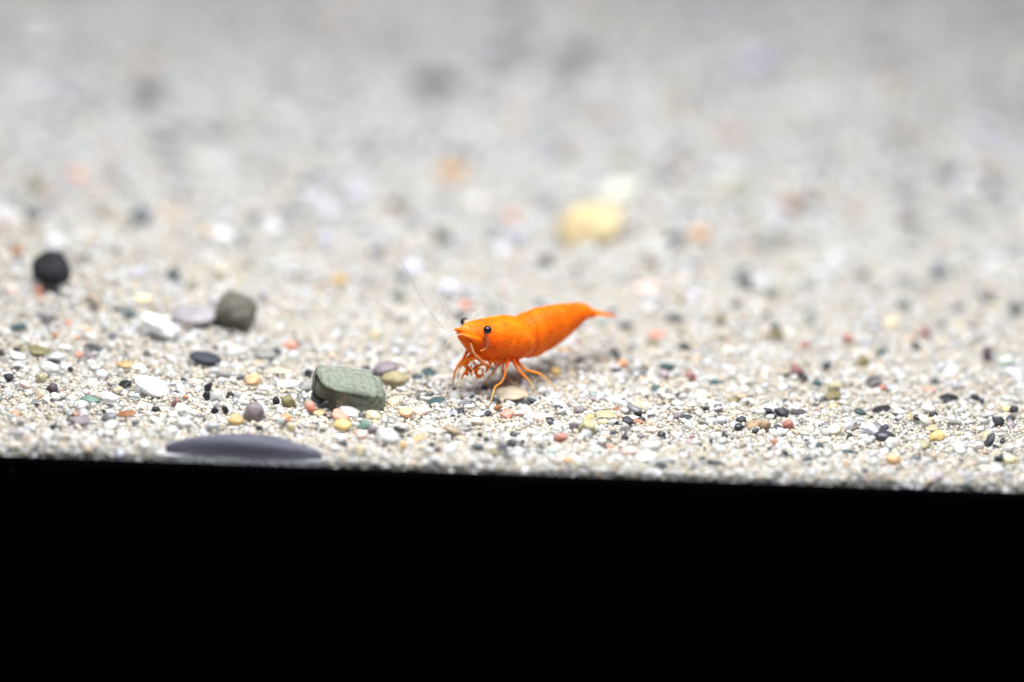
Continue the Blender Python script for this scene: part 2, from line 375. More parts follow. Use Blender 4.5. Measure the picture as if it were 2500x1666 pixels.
# photo x, photo y, width, height, colour, tilt
PEBS = """45,797,40,20,dt,4;135,818,13,18,or;214,808,19,14,oc;187,826,14,12,or;274,821,28,16,sl,12;231,851,50,18,ch,-18;194,867,21,18,co;217,868,28,18,mv;
94,857,54,26,ol,-8;155,849,28,18,wh;138,869,44,20,lg,8;43,869,40,16,wh,-14;131,883,34,12,bk,-5;38,897,24,10,ch,8;124,900,46,30,wh,-12;163,895,28,14,lv,4;
172,902,14,12,bk,10;20,924,25,22,bk;127,948,29,24,dp;135,969,22,18,wh;220,975,47,22,tl,-6;266,971,46,30,wh,-8;303,939,38,17,bk,24;289,953,26,18,be;
303,890,46,19,oc,-4;338,897,38,18,wh,8;464,826,28,18,wh;508,945,17,24,bk,-35;504,966,19,22,bk;431,983,24,24,mr;444,1001,36,28,wh;528,970,30,30,lg;
454,969,13,10,or;484,937,22,20,cr;380,1000,19,14,bk,-10;524,1002,19,18,bk;551,1002,14,20,bk,20;575,1028,38,34,oc;452,1036,44,32,lg;194,1026,58,27,mv,-4;
38,1011,21,14,or;308,1011,46,16,ru,5;331,1031,19,12,sl;394,1055,16,12,ol;546,913,30,24,gr;586,923,20,12,ch;568,929,18,16,wh;254,1006,9,13,bk,30;
201,992,24,28,wh,-20;619,1009,52,56,mv,-30;233,897,24,12,lg;300,1062,30,18,wh;62,940,30,20,pk,-25;100,924,26,24,kh;400,1012,22,14,tn;
711,844,34,24,co;650,866,60,28,gr;674,859,24,22,ch;684,904,62,18,be;620,927,42,28,ap;643,948,22,20,wh;702,938,60,20,lg,3;750,940,40,22,gr;
942,900,62,38,mv,12;1018,919,26,14,dt;1049,911,40,20,dt,-8;674,980,17,20,bk,30;703,982,35,32,ol;777,970,36,32,sl,-30;758,994,24,30,co,40;850,1001,66,30,wh,-24;830,1016,46,26,co,-24;
835,1040,44,32,ye;890,1039,32,24,tl;912,1050,26,26,mv;949,1068,62,40,lg;912,1016,36,24,py;994,1007,40,26,ap,-16;1031,1004,48,26,pk;1067,979,46,17,dt,8;
1141,988,22,16,sl;1123,1004,26,11,ch,20;1183,947,17,12,ch;1170,1011,28,14,lv;1161,1027,36,20,cr;1128,1045,36,15,gr,-4;1064,1053,32,20,wh;1021,1071,44,16,ap,24;
1171,1062,12,10,bk;1188,1073,15,8,bk;1055,1085,14,11,bk;1166,1091,26,20,sl;837,1082,24,15,ch;832,1067,34,18,wh;817,1096,19,20,wh;698,1022,29,22,or;
710,1043,20,24,py;633,1045,17,14,bk;685,1006,18,20,wh;781,1008,32,14,ap;883,1063,28,24,pk;985,1087,16,18,oc;1192,1010,18,14,ch;890,1012,22,18,gr;880,1095,26,20,be;
1601,817,44,22,co;1593,839,34,14,ol;1670,846,28,22,ch;1629,895,36,22,dt;1687,919,26,26,mr,30;1747,933,30,13,dt;1601,947,22,12,dt;1380,857,32,20,oc;
1520,890,24,20,or;1506,905,22,14,ch;1570,897,22,16,ol;1357,909,26,22,ye;1250,962,84,32,be,3;1277,986,34,14,ch,10;1299,978,24,12,ch,-10;1240,1013,34,26,co;
1267,1008,30,20,pk;1215,996,22,14,ru,25;1368,987,42,15,wh,-22;1315,1015,72,12,wh,-3;1573,988,36,14,py;1509,998,22,9,ru,4;1559,1009,17,14,bk;1531,1008,18,8,ch,20;
1533,1027,33,17,ch,-20;1568,1023,17,9,ch;1505,1033,13,10,bk;1548,1020,20,10,wh;1402,1044,24,17,dp;1436,1044,44,38,kh,-20;1438,1020,24,16,oc;1481,1013,56,20,kh;
1413,1002,26,18,mv;1363,1040,24,13,wh;1302,1057,20,16,wh;1367,1068,31,26,rd;1252,1083,23,18,bk,-30;1228,1093,27,13,ch;1277,1078,9,9,bk;1525,1043,22,22,lg;
1500,1057,21,10,ch,-8;1525,1068,20,11,bk,-10;1469,1076,22,20,wh;1565,1065,20,12,mv;1590,1050,32,20,pk;1490,1089,21,10,co,-15;1479,1096,14,8,bk;1534,1102,38,26,pk;
1585,1093,34,28,wh;1576,1117,50,22,wh;1614,1135,28,20,sl,-40;1641,1127,17,11,sl;1387,1124,24,16,ap;1265,1103,22,22,wh;1316,1102,20,14,gr;1455,1099,22,18,mt;
1349,1100,28,16,mt;1649,1016,24,17,mv;1674,1018,29,12,ch,-4;1809,1025,27,18,ch;1798,1008,27,13,cr;1761,1027,24,20,lv;1617,1065,11,7,bk;1690,1067,13,10,mr;
1770,1065,18,11,bk,-30;1766,1076,24,18,lg;1708,1086,13,9,bk,-25;1735,1078,12,12,ch;1634,1083,9,9,bk;1715,1119,19,8,bk;1752,1131,38,10,ch,-15;1840,1036,36,18,tn;
1792,977,26,10,ol;1719,980,30,14,wh;1693,940,34,12,wh;1715,1030,20,14,gr;1860,1006,20,14,wh;1655,985,34,14,lg;
2072,827,26,24,rd;1964,841,20,18,rd;2259,809,24,34,mr,40;2237,846,20,24,ch;2153,859,28,22,dt;1900,817,28,24,ol;1947,906,34,32,mr;2019,894,22,22,ch;
2106,881,28,26,ol;1911,909,24,18,be;1995,936,24,18,dt;2156,947,20,15,rd;2034,968,42,22,ol;2042,944,36,28,kh;2316,972,47,20,bk,-6;2381,970,23,14,bk;
2269,952,28,14,co;2283,931,22,13,ch;2322,908,38,18,wh,14;2453,881,42,34,mt;2478,909,36,24,lv;2412,866,26,44,dp;2153,1000,45,18,bk,12;2100,1006,28,15,dt,-25;
1909,1006,40,24,ch,-20;1873,1003,24,17,ch;1951,1006,34,14,dp,-5;1922,1036,25,26,rd;1902,1045,28,15,ch,-20;1866,1039,30,26,tn;1892,1080,15,18,or,-30;2040,1050,36,26,cr;
2130,1053,48,28,lv,-38;2158,1047,24,16,ch,50;2076,1067,18,15,bk,-30;1975,1076,25,8,dp,-8;2002,1089,19,14,dt;2069,1101,28,11,dt,-10;1917,1105,20,10,bk,-40;1972,1122,27,12,ch,20;
2180,1123,38,28,ap,-10;2287,1067,38,25,ye,12;2256,1088,40,24,kh,-5;2347,1103,25,18,wh;2417,1077,38,22,ch,55;2437,1028,32,24,ch,-40;2475,1000,24,20,bk,30;2467,1023,22,14,ch;
2438,1120,22,19,bk;2466,1123,34,24,py;2405,1145,30,18,cr;2238,1120,30,12,sl,-35;2112,1147,16,11,sl;2097,1164,19,11,sl;2266,997,34,24,wh,-10;2278,1014,22,15,bk;
2239,1020,22,16,ch;2272,1027,20,18,ap;2277,1045,36,16,kh;2456,1000,18,12,ye;2391,1087,24,20,wh;2034,991,20,12,ap;2197,1006,30,18,lv;2159,1103,20,15,wh;
1476,468,44,28,wh;95,706,26,18,co;97,727,16,12,or;343,530,54,38,sl;275,527,46,16,tn,-25;44,612,34,24,ru;87,455,36,34,ol;187,432,38,28,co;542,574,56,32,wh;498,566,30,22,oc;337,664,48,20,lv,10;
425,670,36,32,sl;316,763,46,18,dt,-18;627,527,36,30,sl;350,729,46,18,py;112,778,62,16,dp,-28;592,588,20,30,sl;540,663,28,34,cr;1647,588,50,26,ch;1707,568,54,36,ap;1931,500,44,36,ru;
1594,642,28,26,tn;1333,637,42,30,ch;1868,587,96,30,gr;1584,704,66,32,pk;1645,778,44,22,ch;1757,782,26,24,ol;1693,722,30,24,lv;1662,734,18,20,ol;1820,690,34,30,sl;1496,761,28,18,ch;
1893,802,24,24,dt;1265,574,50,38,lv;1252,530,24,26,co;1062,198,124,38,dp;361,228,80,38,dp;1217,128,90,38,sl;1413,138,70,44,dp;1100,418,76,40,ap;1843,149,84,56,lv;685,290,56,40,wh;
1004,653,48,36,lv;1094,705,52,38,lv;1137,745,34,20,co;688,530,36,24,sl;829,683,40,28,oc;1085,581,46,22,ch;921,616,36,26,sl;972,722,36,30,gn;1205,574,36,20,gr;792,585,50,40,lv;
2215,534,44,34,mv;2360,528,70,30,gr;2290,664,36,32,sl;2205,746,40,24,dt;2225,700,50,26,gr;2410,725,34,28,sl;2480,757,40,20,ch;1885,715,34,26,gn;1975,578,40,30,gr;2080,515,36,24,tn;
2175,785,34,18,py;1615,420,46,34,gr;1378,370,40,32,gr;1530,378,40,32,gr;870,470,50,36,lv;105,110,66,40,wh;1760,180,40,30,mv;2412,315,56,36,lv;2330,410,44,40,gr"""

# landmarks that can be pointed at: words, x, y, half width, half height
LAND = [('the orange shrimp', 1290, 840, 190, 110), ('the grey green stone', 855, 948, 88, 52), ('the big yellow stone', 1440, 547, 85, 58),
        ('the round black stone', 129, 663, 45, 46), ('the dark slab by the frame', 595, 1100, 200, 45), ('the dark taupe stone', 576, 764, 52, 50),
        ('the long white stone', 398, 795, 56, 40), ('the white oval stone', 372, 944, 42, 26), ('the brick red pebble', 1367, 1068, 16, 14),
        ('the striped pebble', 2133, 931, 20, 13), ('the bright yellow chip', 2287, 1067, 20, 14), ('the red maroon pebble', 1947, 906, 17, 16),
        ('the blurred coral pebble', 1601, 817, 24, 12), ('the raised charcoal stone', 500, 874, 36, 16), ('the khaki pebble', 1436, 1044, 24, 20),
        ('the lilac teardrop pebble', 2130, 1053, 24, 18), ('the big apricot pebble', 2180, 1123, 20, 14), ('the teal oval pebble', 220, 975, 24, 11)]
SELF = {(1367, 1068), (2287, 1067), (1947, 906), (1601, 817), (1436, 1044), (2130, 1053), (2180, 1123), (220, 975)}

def where(x, y):
    best = None
    for words, lx, ly, hw, hh in LAND:
        gx, gy = max(0, abs(x - lx) - hw), max(0, abs(y - ly) - hh)
        d = math.hypot(gx, gy)
        if (lx, ly) == (x, y): continue
        if best is None or d < best[0]: best = (d, words, x - lx, y - ly, gx, gy)
    d, words, dx, dy, gx, gy = best
    if gx >= gy: rel = 'right of' if dx > 0 else 'left of'
    else: rel = 'behind' if dy < 0 else 'in front of'
    near = 'just ' if d < 45 else ('well ' if d > 170 and rel not in ('behind', 'in front of') else ('far ' if d > 170 and rel == 'behind' else ''))
    return f'{near}{rel} {words}'

def shape_word(w, h):
    return 'slender' if w > 2.0 * h else ('oval' if w > 1.35 * h else ('upright' if h > 1.2 * w else 'rounded'))

rows = []
for rec in PEBS.replace('\n', '').split(';'):
    t = rec.split(',')
    rows.append((int(t[0]), int(t[1]), int(t[2]), int(t[3]), t[4], float(t[5]) if len(t) > 5 else 0.0))
labels = {}
for i, (x, y, pw, ph, key, tilt) in enumerate(rows):
    size = 'tiny' if pw < 18 else ('small' if pw < 30 else ('middling' if pw < 46 else 'large'))
    if y < 620: size = 'blurred ' + size if size != 'tiny' else 'blurred'
    labels.setdefault(f'{size} {PAL[key][0]} {shape_word(pw, ph)} pebble {where(x, y)}', []).append(i)
ORD = ['second', 'third', 'fourth', 'fifth', 'sixth']
NUM = ['', '', 'two', 'three', 'four', 'five', 'six', 'seven']
final = {}
for base, ids in labels.items():
    if len(ids) == 1: final[ids[0]] = base; continue
    ids = sorted(ids, key=lambda i: rows[i][0])
    for k, i in enumerate(ids):
        pos = 'leftmost' if k == 0 else ('rightmost' if k == len(ids) - 1 else ORD[k - 1] + ' from left')
        final[i] = f'{base}, {pos} of {NUM[len(ids)]}'
for i, (x, y, pw, ph, key, tilt) in enumerate(rows):
    dark = key in ('bk', 'ch', 'sl', 'dt', 'dp')
    me = random.choice(ROUND if (random.random() < (0.75 if dark else 0.5)) else BLOCKY)
    sit = 0.9 if y < 700 else (0.75 if pw < 26 else (0.6 if pw < 50 else 0.5))
    o = place_stone('pebble', me, x, y, pw, ph, tilt, sit=sit, grow=1.12 if pw < 40 else 1.06)
    c = PAL[key][1]
    if key in ('ap', 'or', 'co', 'ye', 'oc', 'rd', 'mr', 'py', 'pk'): c = tuple(0.80 * a + 0.20 * b for a, b in zip(c, (0.60, 0.56, 0.50)))
    j = random.uniform(0.88, 1.12)
    o.color = (min(.92, c[0] * j), min(.92, c[1] * j), min(.92, c[2] * j), 1)
    tag(o, final[i], 'pebble', 'pebbles scattered over the sand')

# the pebble with a pale stripe
M_STRIPE = mat_two_tone('striped_rock', (0.085, 0.075, 0.080), (0.70, 0.66, 0.66), -0.05, 0.16, 0.12)
sme = stone_mesh('striped_pebble', 3, 77, 0.14, M_STRIPE)
o = place_stone('striped_pebble', sme, 2133, 931, 42, 26, tilt=20, sit=0.8, yaw=0)
tag(o, 'dark grey oval pebble crossed by one thin white stripe', 'pebble', 'pebbles scattered over the sand')

# ------------------------------------------------------------------ shrimp
PHI = math.radians(38.0)
HEAD = Vector((-math.cos(PHI), -math.sin(PHI), 0)); SIDE = Vector((math.sin(PHI), -math.cos(PHI), 0))
FOOT = ground_at(1198, 985, 0.02)
Q0 = FOOT - SIDE * 0.36

def at(px, py, lat=0.0):
    """Point of the photo on the shrimp's upright middle plane shifted sideways by lat."""
    d = ray(px, py); q = Q0 + SIDE * lat
    t = (q - CAM).dot(SIDE) / d.dot(SIDE)
    return CAM + d * t
def on_depth(px, py, dep): return CAM + ray(px, py) * dep

def ring(c, a, b, n, ex=1.0, low=1.0):
    out = []
    for i in range(n):
        t = 2 * math.pi * i / n; cx, sx = math.cos(t), math.sin(t)
        wx = math.copysign(abs(cx) ** ex, cx); wz = math.copysign(abs(sx) ** ex, sx)
        k = 1.0 - (1 - low) * max(0.0, -sx) ** 1.5
        out.append(c + a * (wx * k) + b * wz)
    return out

class Src:
    def __init__(self): self.v, self.f, self.c = [], [], []
    def loft(self, rings, cols):
        n = len(rings[0]); b0 = len(self.v)
        for r, c in zip(rings, cols):
            self.v += r; self.c += [c] * n
        for j in range(len(rings) - 1):
            for i in range(n):
                a = b0 + j * n + i; b = b0 + j * n + (i + 1) % n
                self.f.append((a, b, b + n, a + n))
        for j, flip in ((0, True), (len(rings) - 1, False)):
            c = sum(rings[j], Vector()) / n; self.v.append(c); self.c.append(cols[j]); k = len(self.v) - 1
            for i in range(n):
                a = b0 + j * n + i; b = b0 + j * n + (i + 1) % n
                self.f.append((b, a, k) if flip else (a, b, k))
    def tube(self, pts, rad, cols, n=10):
        rings = []
        for i, p in enumerate(pts):
            t = (pts[min(i + 1, len(pts) - 1)] - pts[max(i - 1, 0)]).normalized()
            s = t.cross(FWD); s = s.normalized() if s.length > 1e-3 else RIGHT; u = s.cross(t)
            rings.append(ring(p, s * rad[i], u * rad[i], n))
        self.loft(rings, cols)

def spline(pts, sub=6):
    """Catmull-Rom through tuples (Vector, radius, colour)."""
    P = [p[0] for p in pts]; out = []
    for i in range(len(P) - 1):
        p0, p1, p2, p3 = P[max(i - 1, 0)], P[i], P[i + 1], P[min(i + 2, len(P) - 1)]
        for k in range(sub):
            t = k / sub
            v = 0.5 * ((2 * p1) + (p2 - p0) * t + (2 * p0 - 5 * p1 + 4 * p2 - p3) * t * t + (3 * p1 - p0 - 3 * p2 + p3) * t ** 3)
            out.append((v, pts[i][1] * (1 - t) + pts[i + 1][1] * t, tuple(a * (1 - t) + b * t for a, b in zip(pts[i][2], pts[i + 1][2]))))
    out.append((P[-1], pts[-1][1], pts[-1][2]))
    return out

ORANGE = (0.88, 0.165, 0.002); DEEP = (0.76, 0.100, 0.002); AMBER = (0.88, 0.29, 0.035); PALE = (0.90, 0.40, 0.20)
MOUTH = (0.88, 0.205, 0.010); PINK = (0.92, 0.50, 0.32); STRAW = (0.88, 0.50, 0.18); TIP = (0.88, 0.66, 0.40)
S = Src()
def section(px, yt, yb, hw, low=0.8, col=ORANGE, ex=0.92):
    t, b = at(px, yt), at(px, yb); c = (t + b) / 2; up = Vector((0, 0, (t.z - b.z) / 2 * 0.97))
    return ring(c, SIDE * hw, up, 36, ex, low), col
car = [section(1118, 812, 824, 0.03), section(1124, 806, 832, 0.075), section(1131, 800, 842, 0.11), section(1142, 792, 856, 0.15), section(1155, 786, 868, 0.185),
       section(1172, 782, 878, 0.215), section(1192, 778, 884, 0.238), section(1214, 774, 886, 0.25), section(1234, 771, 884, 0.258), section(1252, 772, 880, 0.258),
       section(1268, 775, 874, 0.250), section(1277, 779, 868, 0.238), section(1280, 784, 862, 0.21)]
S.loft([r for r, c in car], [c for r, c in car])
ab_x = [1246, 1256, 1270, 1286, 1304, 1323, 1342, 1362, 1380, 1398, 1412, 1424, 1434, 1444, 1452]
ab_t = [784, 779, 772, 765, 757, 751, 747, 744, 742, 740.5, 739.5, 740, 744, 753, 760]
ab_b = [850, 858, 868, 874, 869, 861, 851, 838, 823, 806, 792, 782, 777, 775, 774]
ab_w = [0.18, 0.20, 0.212, 0.225, 0.222, 0.21, 0.195, 0.18, 0.165, 0.15, 0.135, 0.12, 0.10, 0.085, 0.06]
def interp(u, arr): return float(np.interp(u, range(len(arr)), arr))
ab = []
for k in range(0, 84):
    u = k / 83 * (len(ab_x) - 1)
    x = interp(u, ab_x)
    seg = ((x - 1254) / 33.0); fr = seg - math.floor(seg)           # six shell segments, each flaring a little at its rear edge
    bulge = 1 + 0.045 * (fr - 0.5) - (0.03 if fr < 0.10 else 0)
    t_, b_ = interp(u, ab_t), interp(u, ab_b); mid = (t_ + b_) / 2; hh = (b_ - t_) / 2 * bulge
    scal = 1 + 0.05 * math.sin(fr * math.pi)
    ab.append(section(x, mid - hh, mid + hh * scal, interp(u, ab_w) * bulge, 0.78, tuple(a * 0.5 + b * 0.5 for a, b in zip(ORANGE, DEEP)) if fr > 0.9 else ORANGE))
S.loft([r for r, c in ab], [c for r, c in ab])

# rostrum between the eyes, and the peduncles that carry the antennae
def chain(nodes, sub=6, n=10):
    s = spline(nodes, sub); S.tube([a[0] for a in s], [a[1] for a in s], [a[2] for a in s], n)
chain([(at(1180, 786), 0.045, ORANGE), (at(1158, 794), 0.036, ORANGE), (at(1140, 800), 0.022, AMBER), (at(1126, 806), 0.012, PALE)])
chain([(at(1168, 828, 0.12), 0.055, DEEP), (at(1140, 815, 0.11), 0.042, ORANGE), (at(1120, 806, 0.08), 0.030, ORANGE), (at(1109, 804, 0.06), 0.016, AMBER)])
chain([(at(1160, 826, 0.0), 0.05, ORANGE), (at(1136, 816, -0.04), 0.036, AMBER), (at(1114, 805, -0.05), 0.018, AMBER)])
chain([(at(1172, 834, 0.17), 0.045, ORANGE), (at(1150, 825, 0.17), 0.024, ORANGE), (at(1132, 819, 0.14), 0.015, AMBER), (at(1119, 817, 0.12), 0.011, PINK)])
# cheek ring and the pale band that runs from the mouth to the first legs
chain([(at(1178, 819, 0.196), 0.011, AMBER), (at(1188, 828, 0.213), 0.011, PALE), (at(1190, 841, 0.220), 0.011, PALE), (at(1185, 852, 0.218), 0.011, PALE), (at(1172, 858, 0.228), 0.011, AMBER)])
chain([(at(1150, 838, 0.175), 0.014, PINK), (at(1152, 851, 0.194), 0.016, PINK), (at(1160, 866, 0.215), 0.016, PINK), (at(1173, 879, 0.215), 0.015, PINK), (at(1186, 888, 0.21), 0.014, PINK), (at(1203, 895, 0.17), 0.012, AMBER)])
# mouth parts and claw bearing front legs
chain([(at(1150, 850, -0.10), 0.0387, MOUTH), (at(1139, 862, -0.13), 0.0224, MOUTH), (at(1132, 876, -0.15), 0.0224, MOUTH), (at(1119, 893, -0.16), 0.0206, AMBER), (at(1110, 911, -0.17), 0.0155, AMBER), (at(1108, 926, -0.17), 0.0129, STRAW), (at(1104, 944, -0.18), 0.0112, TIP), (at(1100, 960, -0.18), 0.0095, TIP)])
chain([(at(1160, 862, -0.02), 0.0344, MOUTH), (at(1143, 876, -0.02), 0.0275, MOUTH), (at(1136, 890, -0.02), 0.0292, MOUTH), (at(1146, 903, -0.02), 0.0258, MOUTH), (at(1150, 910, -0.02), 0.0138, MOUTH)])
chain([(at(1144, 900, -0.02), 0.0206, MOUTH), (at(1132, 914, -0.02), 0.0172, MOUTH), (at(1125, 929, -0.02), 0.0095, STRAW)])
chain([(at(1140, 908, 0.02), 0.0155, MOUTH), (at(1142, 915, 0.02), 0.0120, MOUTH), (at(1138, 917, 0.0), 0.0095, MOUTH)])
chain([(at(1162, 868, 0.10), 0.0387, MOUTH), (at(1150, 876, 0.10), 0.0258, MOUTH), (at(1140, 882, 0.06), 0.0224, MOUTH)])
chain([(at(1163, 870, 0.16), 0.0344, MOUTH), (at(1177, 884, 0.16), 0.0241, MOUTH), (at(1189, 893, 0.16), 0.0224, MOUTH), (at(1190, 902, 0.16), 0.0189, MOUTH), (at(1185, 909, 0.14), 0.0103, AMBER)])
chain([(at(1184, 888, 0.10), 0.0189, AMBER), (at(1170, 893, 0.10), 0.0172, AMBER), (at(1161, 900, 0.10), 0.0224, MOUTH), (at(1162, 911, 0.10), 0.0224, MOUTH), (at(1170, 922, 0.10), 0.0172, MOUTH), (at(1174, 924, 0.10), 0.0103, AMBER)])
chain([(at(1170, 918, 0.10), 0.0155, MOUTH), (at(1178, 915, 0.10), 0.0120, MOUTH), (at(1180, 908, 0.11), 0.0095, AMBER)])
chain([(at(1158, 880, 0.14), 0.0172, AMBER), (at(1150, 886, 0.14), 0.0120, TIP), (at(1144, 890, 0.14), 0.0095, TIP)])
for a_, b_, l in (((1146, 884), (1138, 900), 0.0), ((1152, 892), (1147, 914), 0.06), ((1158, 896), (1152, 920), 0.04), ((1168, 900), (1166, 930), 0.05), ((1180, 900), (1183, 922), 0.08),
                  ((1140, 878), (1122, 902), -0.06), ((1136, 884), (1117, 916), -0.10), ((1150, 872), (1166, 890), 0.13), ((1156, 886), (1176, 902), 0.07)):
    mx_ = ((a_[0] + b_[0]) / 2 - 4, (a_[1] + b_[1]) / 2)
    chain([(at(*a_, l), 0.0138, MOUTH), (at(*mx_, l), 0.0103, AMBER), (at(*b_, l), 0.0095, STRAW)], 4, 8)
for px, l in ((1196, 0.14), (1208, 0.16), (1219, 0.16)):
    chain([(at(px, 878, l), 0.0344, MOUTH), (at(px + 1, 888, l), 0.0189, MOUTH), (at(px + 1, 895, l), 0.0103, AMBER)])
# walking legs, root to foot on the sand
def leg(nodes, lat0, foot_px, foot_dz=0.015):
    root = at(nodes[0][0], nodes[0][1], lat0); foot = ground_at(*foot_px, foot_dz)
    d0, d1 = depth_of(root), depth_of(foot); n = len(nodes); out = []
    for i, (x, y, r, c) in enumerate(nodes):
        t = (y - nodes[0][1]) / (foot_px[1] - nodes[0][1])
        out.append((on_depth(x, y, d0 * (1 - t) + d1 * t), max(0.0115, r * 0.86), c))
    out.append((foot, 0.011, TIP)); chain(out, 5)
leg([(1240, 878, 0.034, DEEP), (1236, 900, 0.0187, AMBER), (1231, 920, 0.0161, AMBER), (1223, 935, 0.0161, AMBER), (1210, 944, 0.0170, AMBER), (1205, 957, 0.018, STRAW), (1201, 970, 0.014, STRAW)], 0.19, (1197, 985))
leg([(1253, 878, 0.034, DEEP), (1264, 901, 0.022, AMBER), (1282, 920, 0.020, AMBER), (1293, 932, 0.015, STRAW), (1301, 947, 0.014, STRAW)], 0.19, (1309, 964))
leg([(1261, 880, 0.034, DEEP), (1281, 902, 0.021, AMBER), (1312, 911, 0.019, AMBER), (1330, 922, 0.014, STRAW), (1345, 938, 0.014, STRAW)], 0.14, (1361, 954))
leg([(1232, 880, 0.03, DEEP), (1226, 905, 0.020, AMBER), (1240, 925, 0.014, STRAW), (1262, 940, 0.012, TIP)], -0.10, (1275, 950))
leg([(1222, 880, 0.03, DEEP), (1208, 905, 0.018, AMBER), (1190, 925, 0.014, STRAW)], -0.14, (1178, 945))

# one continuous skin grown round body and legs
src = bpy.data.meshes.new('body_source'); src.from_pydata([tuple(v) for v in S.v], [], S.f); src.update()
so = bpy.data.objects.new('body_source', src); COL.objects.link(so)
rm = so.modifiers.new('skin', 'REMESH'); rm.mode = 'VOXEL'; rm.voxel_size = 0.0095; rm.use_smooth_shade = True
sm = so.modifiers.new('soft', 'SMOOTH'); sm.factor = 0.5; sm.iterations = 2
dg = bpy.context.evaluated_depsgraph_get()
body_me = bpy.data.meshes.new_from_object(so.evaluated_get(dg)); body_me.name = 'body'
bpy.data.objects.remove(so); bpy.data.meshes.remove(src)
kd = KDTree(len(S.v))
for i, v in enumerate(S.v): kd.insert(v, i)
kd.balance()
BASE = Vector((Q0.x, Q0.y, float(height(Q0.x, Q0.y))))
pig = np.zeros((len(body_me.vertices), 4)); pig[:, 3] = 1
for i, v in enumerate(body_me.vertices):
    near = kd.find_n(v.co, 3); ws = [1 / (d + 1e-4) for _, _, d in near]; tot = sum(ws)
    pig[i, 3] = 1 - 0.55 * min(1.0, sum(wt * S.c[j][2] for wt, (_, j, _) in zip(ws, near)) / tot / 0.36)
    for k in range(3): pig[i, k] = sum(wt * S.c[j][k] for wt, (_, j, _) in zip(ws, near)) / tot
def tint(px, py, lat, rx, rz, col, amount):
    c = at(px, py, lat)
    for i, v in enumerate(body_me.vertices):
        q = v.co - c; s_ = q.dot(HEAD) / rx; z_ = q.z / rz
        k = amount * math.exp(-(s_ * s_ + z_ * z_)) * min(1.0, max(0.0, (v.co.z - c.z + 0.33) / 0.08))
        for j in range(3): pig[i, j] = pig[i, j] * (1 - k) + col[j] * k
tint(1205, 838, 0.22, 0.16, 0.16, (0.78, 0.072, 0.001), 0.7)
tint(1240, 868, 0.2, 0.30, 0.12, (0.80, 0.095, 0.001), 0.6)
tint(1245, 800, 0.2, 0.22, 0.13, (0.96, 0.225, 0.002), 0.7)
tint(1330, 770, 0.15, 0.35, 0.10, (0.78, 0.13, 0.002), 0.5)
for px, py, l, r in ((1256, 818, .24, .03), (1268, 813, .24, .03), (1281, 813, .23, .03), (1291, 820, .225, .03), (1298, 831, .22, .03), (1300, 845, .22, .03), (1297, 860, .21, .03)):
    tint(px, py, l, r, r, (0.96, 0.29, 0.02), 0.55)
for px, py in ((1296, 862), (1291, 870)): tint(px, py, .2, .022, .03, (0.92, 0.46, 0.24), 0.7)
for k in range(1, 6):
    for t in (0.12, 0.3, 0.5, 0.7, 0.88):
        x = 1287 + 26 * k; y = float(np.interp(x, ab_x, ab_t)) * (1 - t) + float(np.interp(x, ab_x, ab_b)) * t
        tint(x, y, float(np.interp(x, ab_x, ab_w)) * 0.95, 0.016, 0.06, (0.62, 0.075, 0.001), 0.28)
at_ = body_me.attributes.new('pig', 'FLOAT_COLOR', 'POINT'); at_.data.foreach_set('color', pig.ravel())
body_me.transform(Matrix.Translation(-BASE))
body_me.materials.clear(); body_me.materials.append(M_SHELL)
body_me.polygons.foreach_set('use_smooth', [True] * len(body_me.polygons))

shrimp = bpy.data.objects.new('shrimp', None); COL.objects.link(shrimp); shrimp.location = BASE; shrimp.empty_display_size = 0.3
tag(shrimp, 'bright orange dwarf shrimp standing on the sand, head towards the left', 'shrimp')
body = bpy.data.objects.new('body', body_me); COL.objects.link(body); body.parent = shrimp

def part_from(name, s, mat, smooth=True, parent=None):
    o = mesh_obj(name, [v - BASE for v in s.v], s.f, mat, None, smooth); o.parent = parent or shrimp
    return o
def thread(name, nodes, mat, n=6):
    global S
    keep, S2 = S, Src(); s = spline([(p, r, (1, 1, 1)) for p, r in nodes], 8)
    S2.tube([a[0] for a in s], [a[1] for a in s], [a[2] for a in s], n)
    return part_from(name, S2, mat)

M_EYE = mat_plain('eye_black', (0.010, 0.007, 0.010), 0.22, 0.5)
M_STALK = mat_plain('eye_stalk_flesh', (0.86, 0.42, 0.24), 0.4, 0.4, 1.0, 0.3)
M_FEEL = mat_plain('feeler', (0.78, 0.66, 0.58), 0.5, 0.2, 0.42)
M_FEEL2 = mat_plain('pale_feeler', (0.82, 0.62, 0.44), 0.5, 0.2, 0.5)
M_FAN = mat_plain('tail_fan_shell', (0.88, 0.20, 0.006), 0.45, 0.4, 1.0, 0.3)
def eye(px, py, lat, stalk_px, stalk_lat):
    e = at(px, py, lat); v, f = ICO[3]
    st = Src(); r = at(*stalk_px, stalk_lat)
    ax = (e - r).normalized()
    st.tube([r, r.lerp(e, 0.5), e - ax * 0.012], [0.030, 0.040, 0.046], [(1, 1, 1)] * 3, 16)
    so_ = part_from('eye_stalk', st, M_STALK)
    o = mesh_obj('eye', [Vector(p) * 0.0515 + e - BASE for p in v], f, M_EYE); o.parent = so_
eye(1190, 806, 0.262, (1186, 812), 0.17)
eye(1134, 787, -0.235, (1154, 800), -0.10)

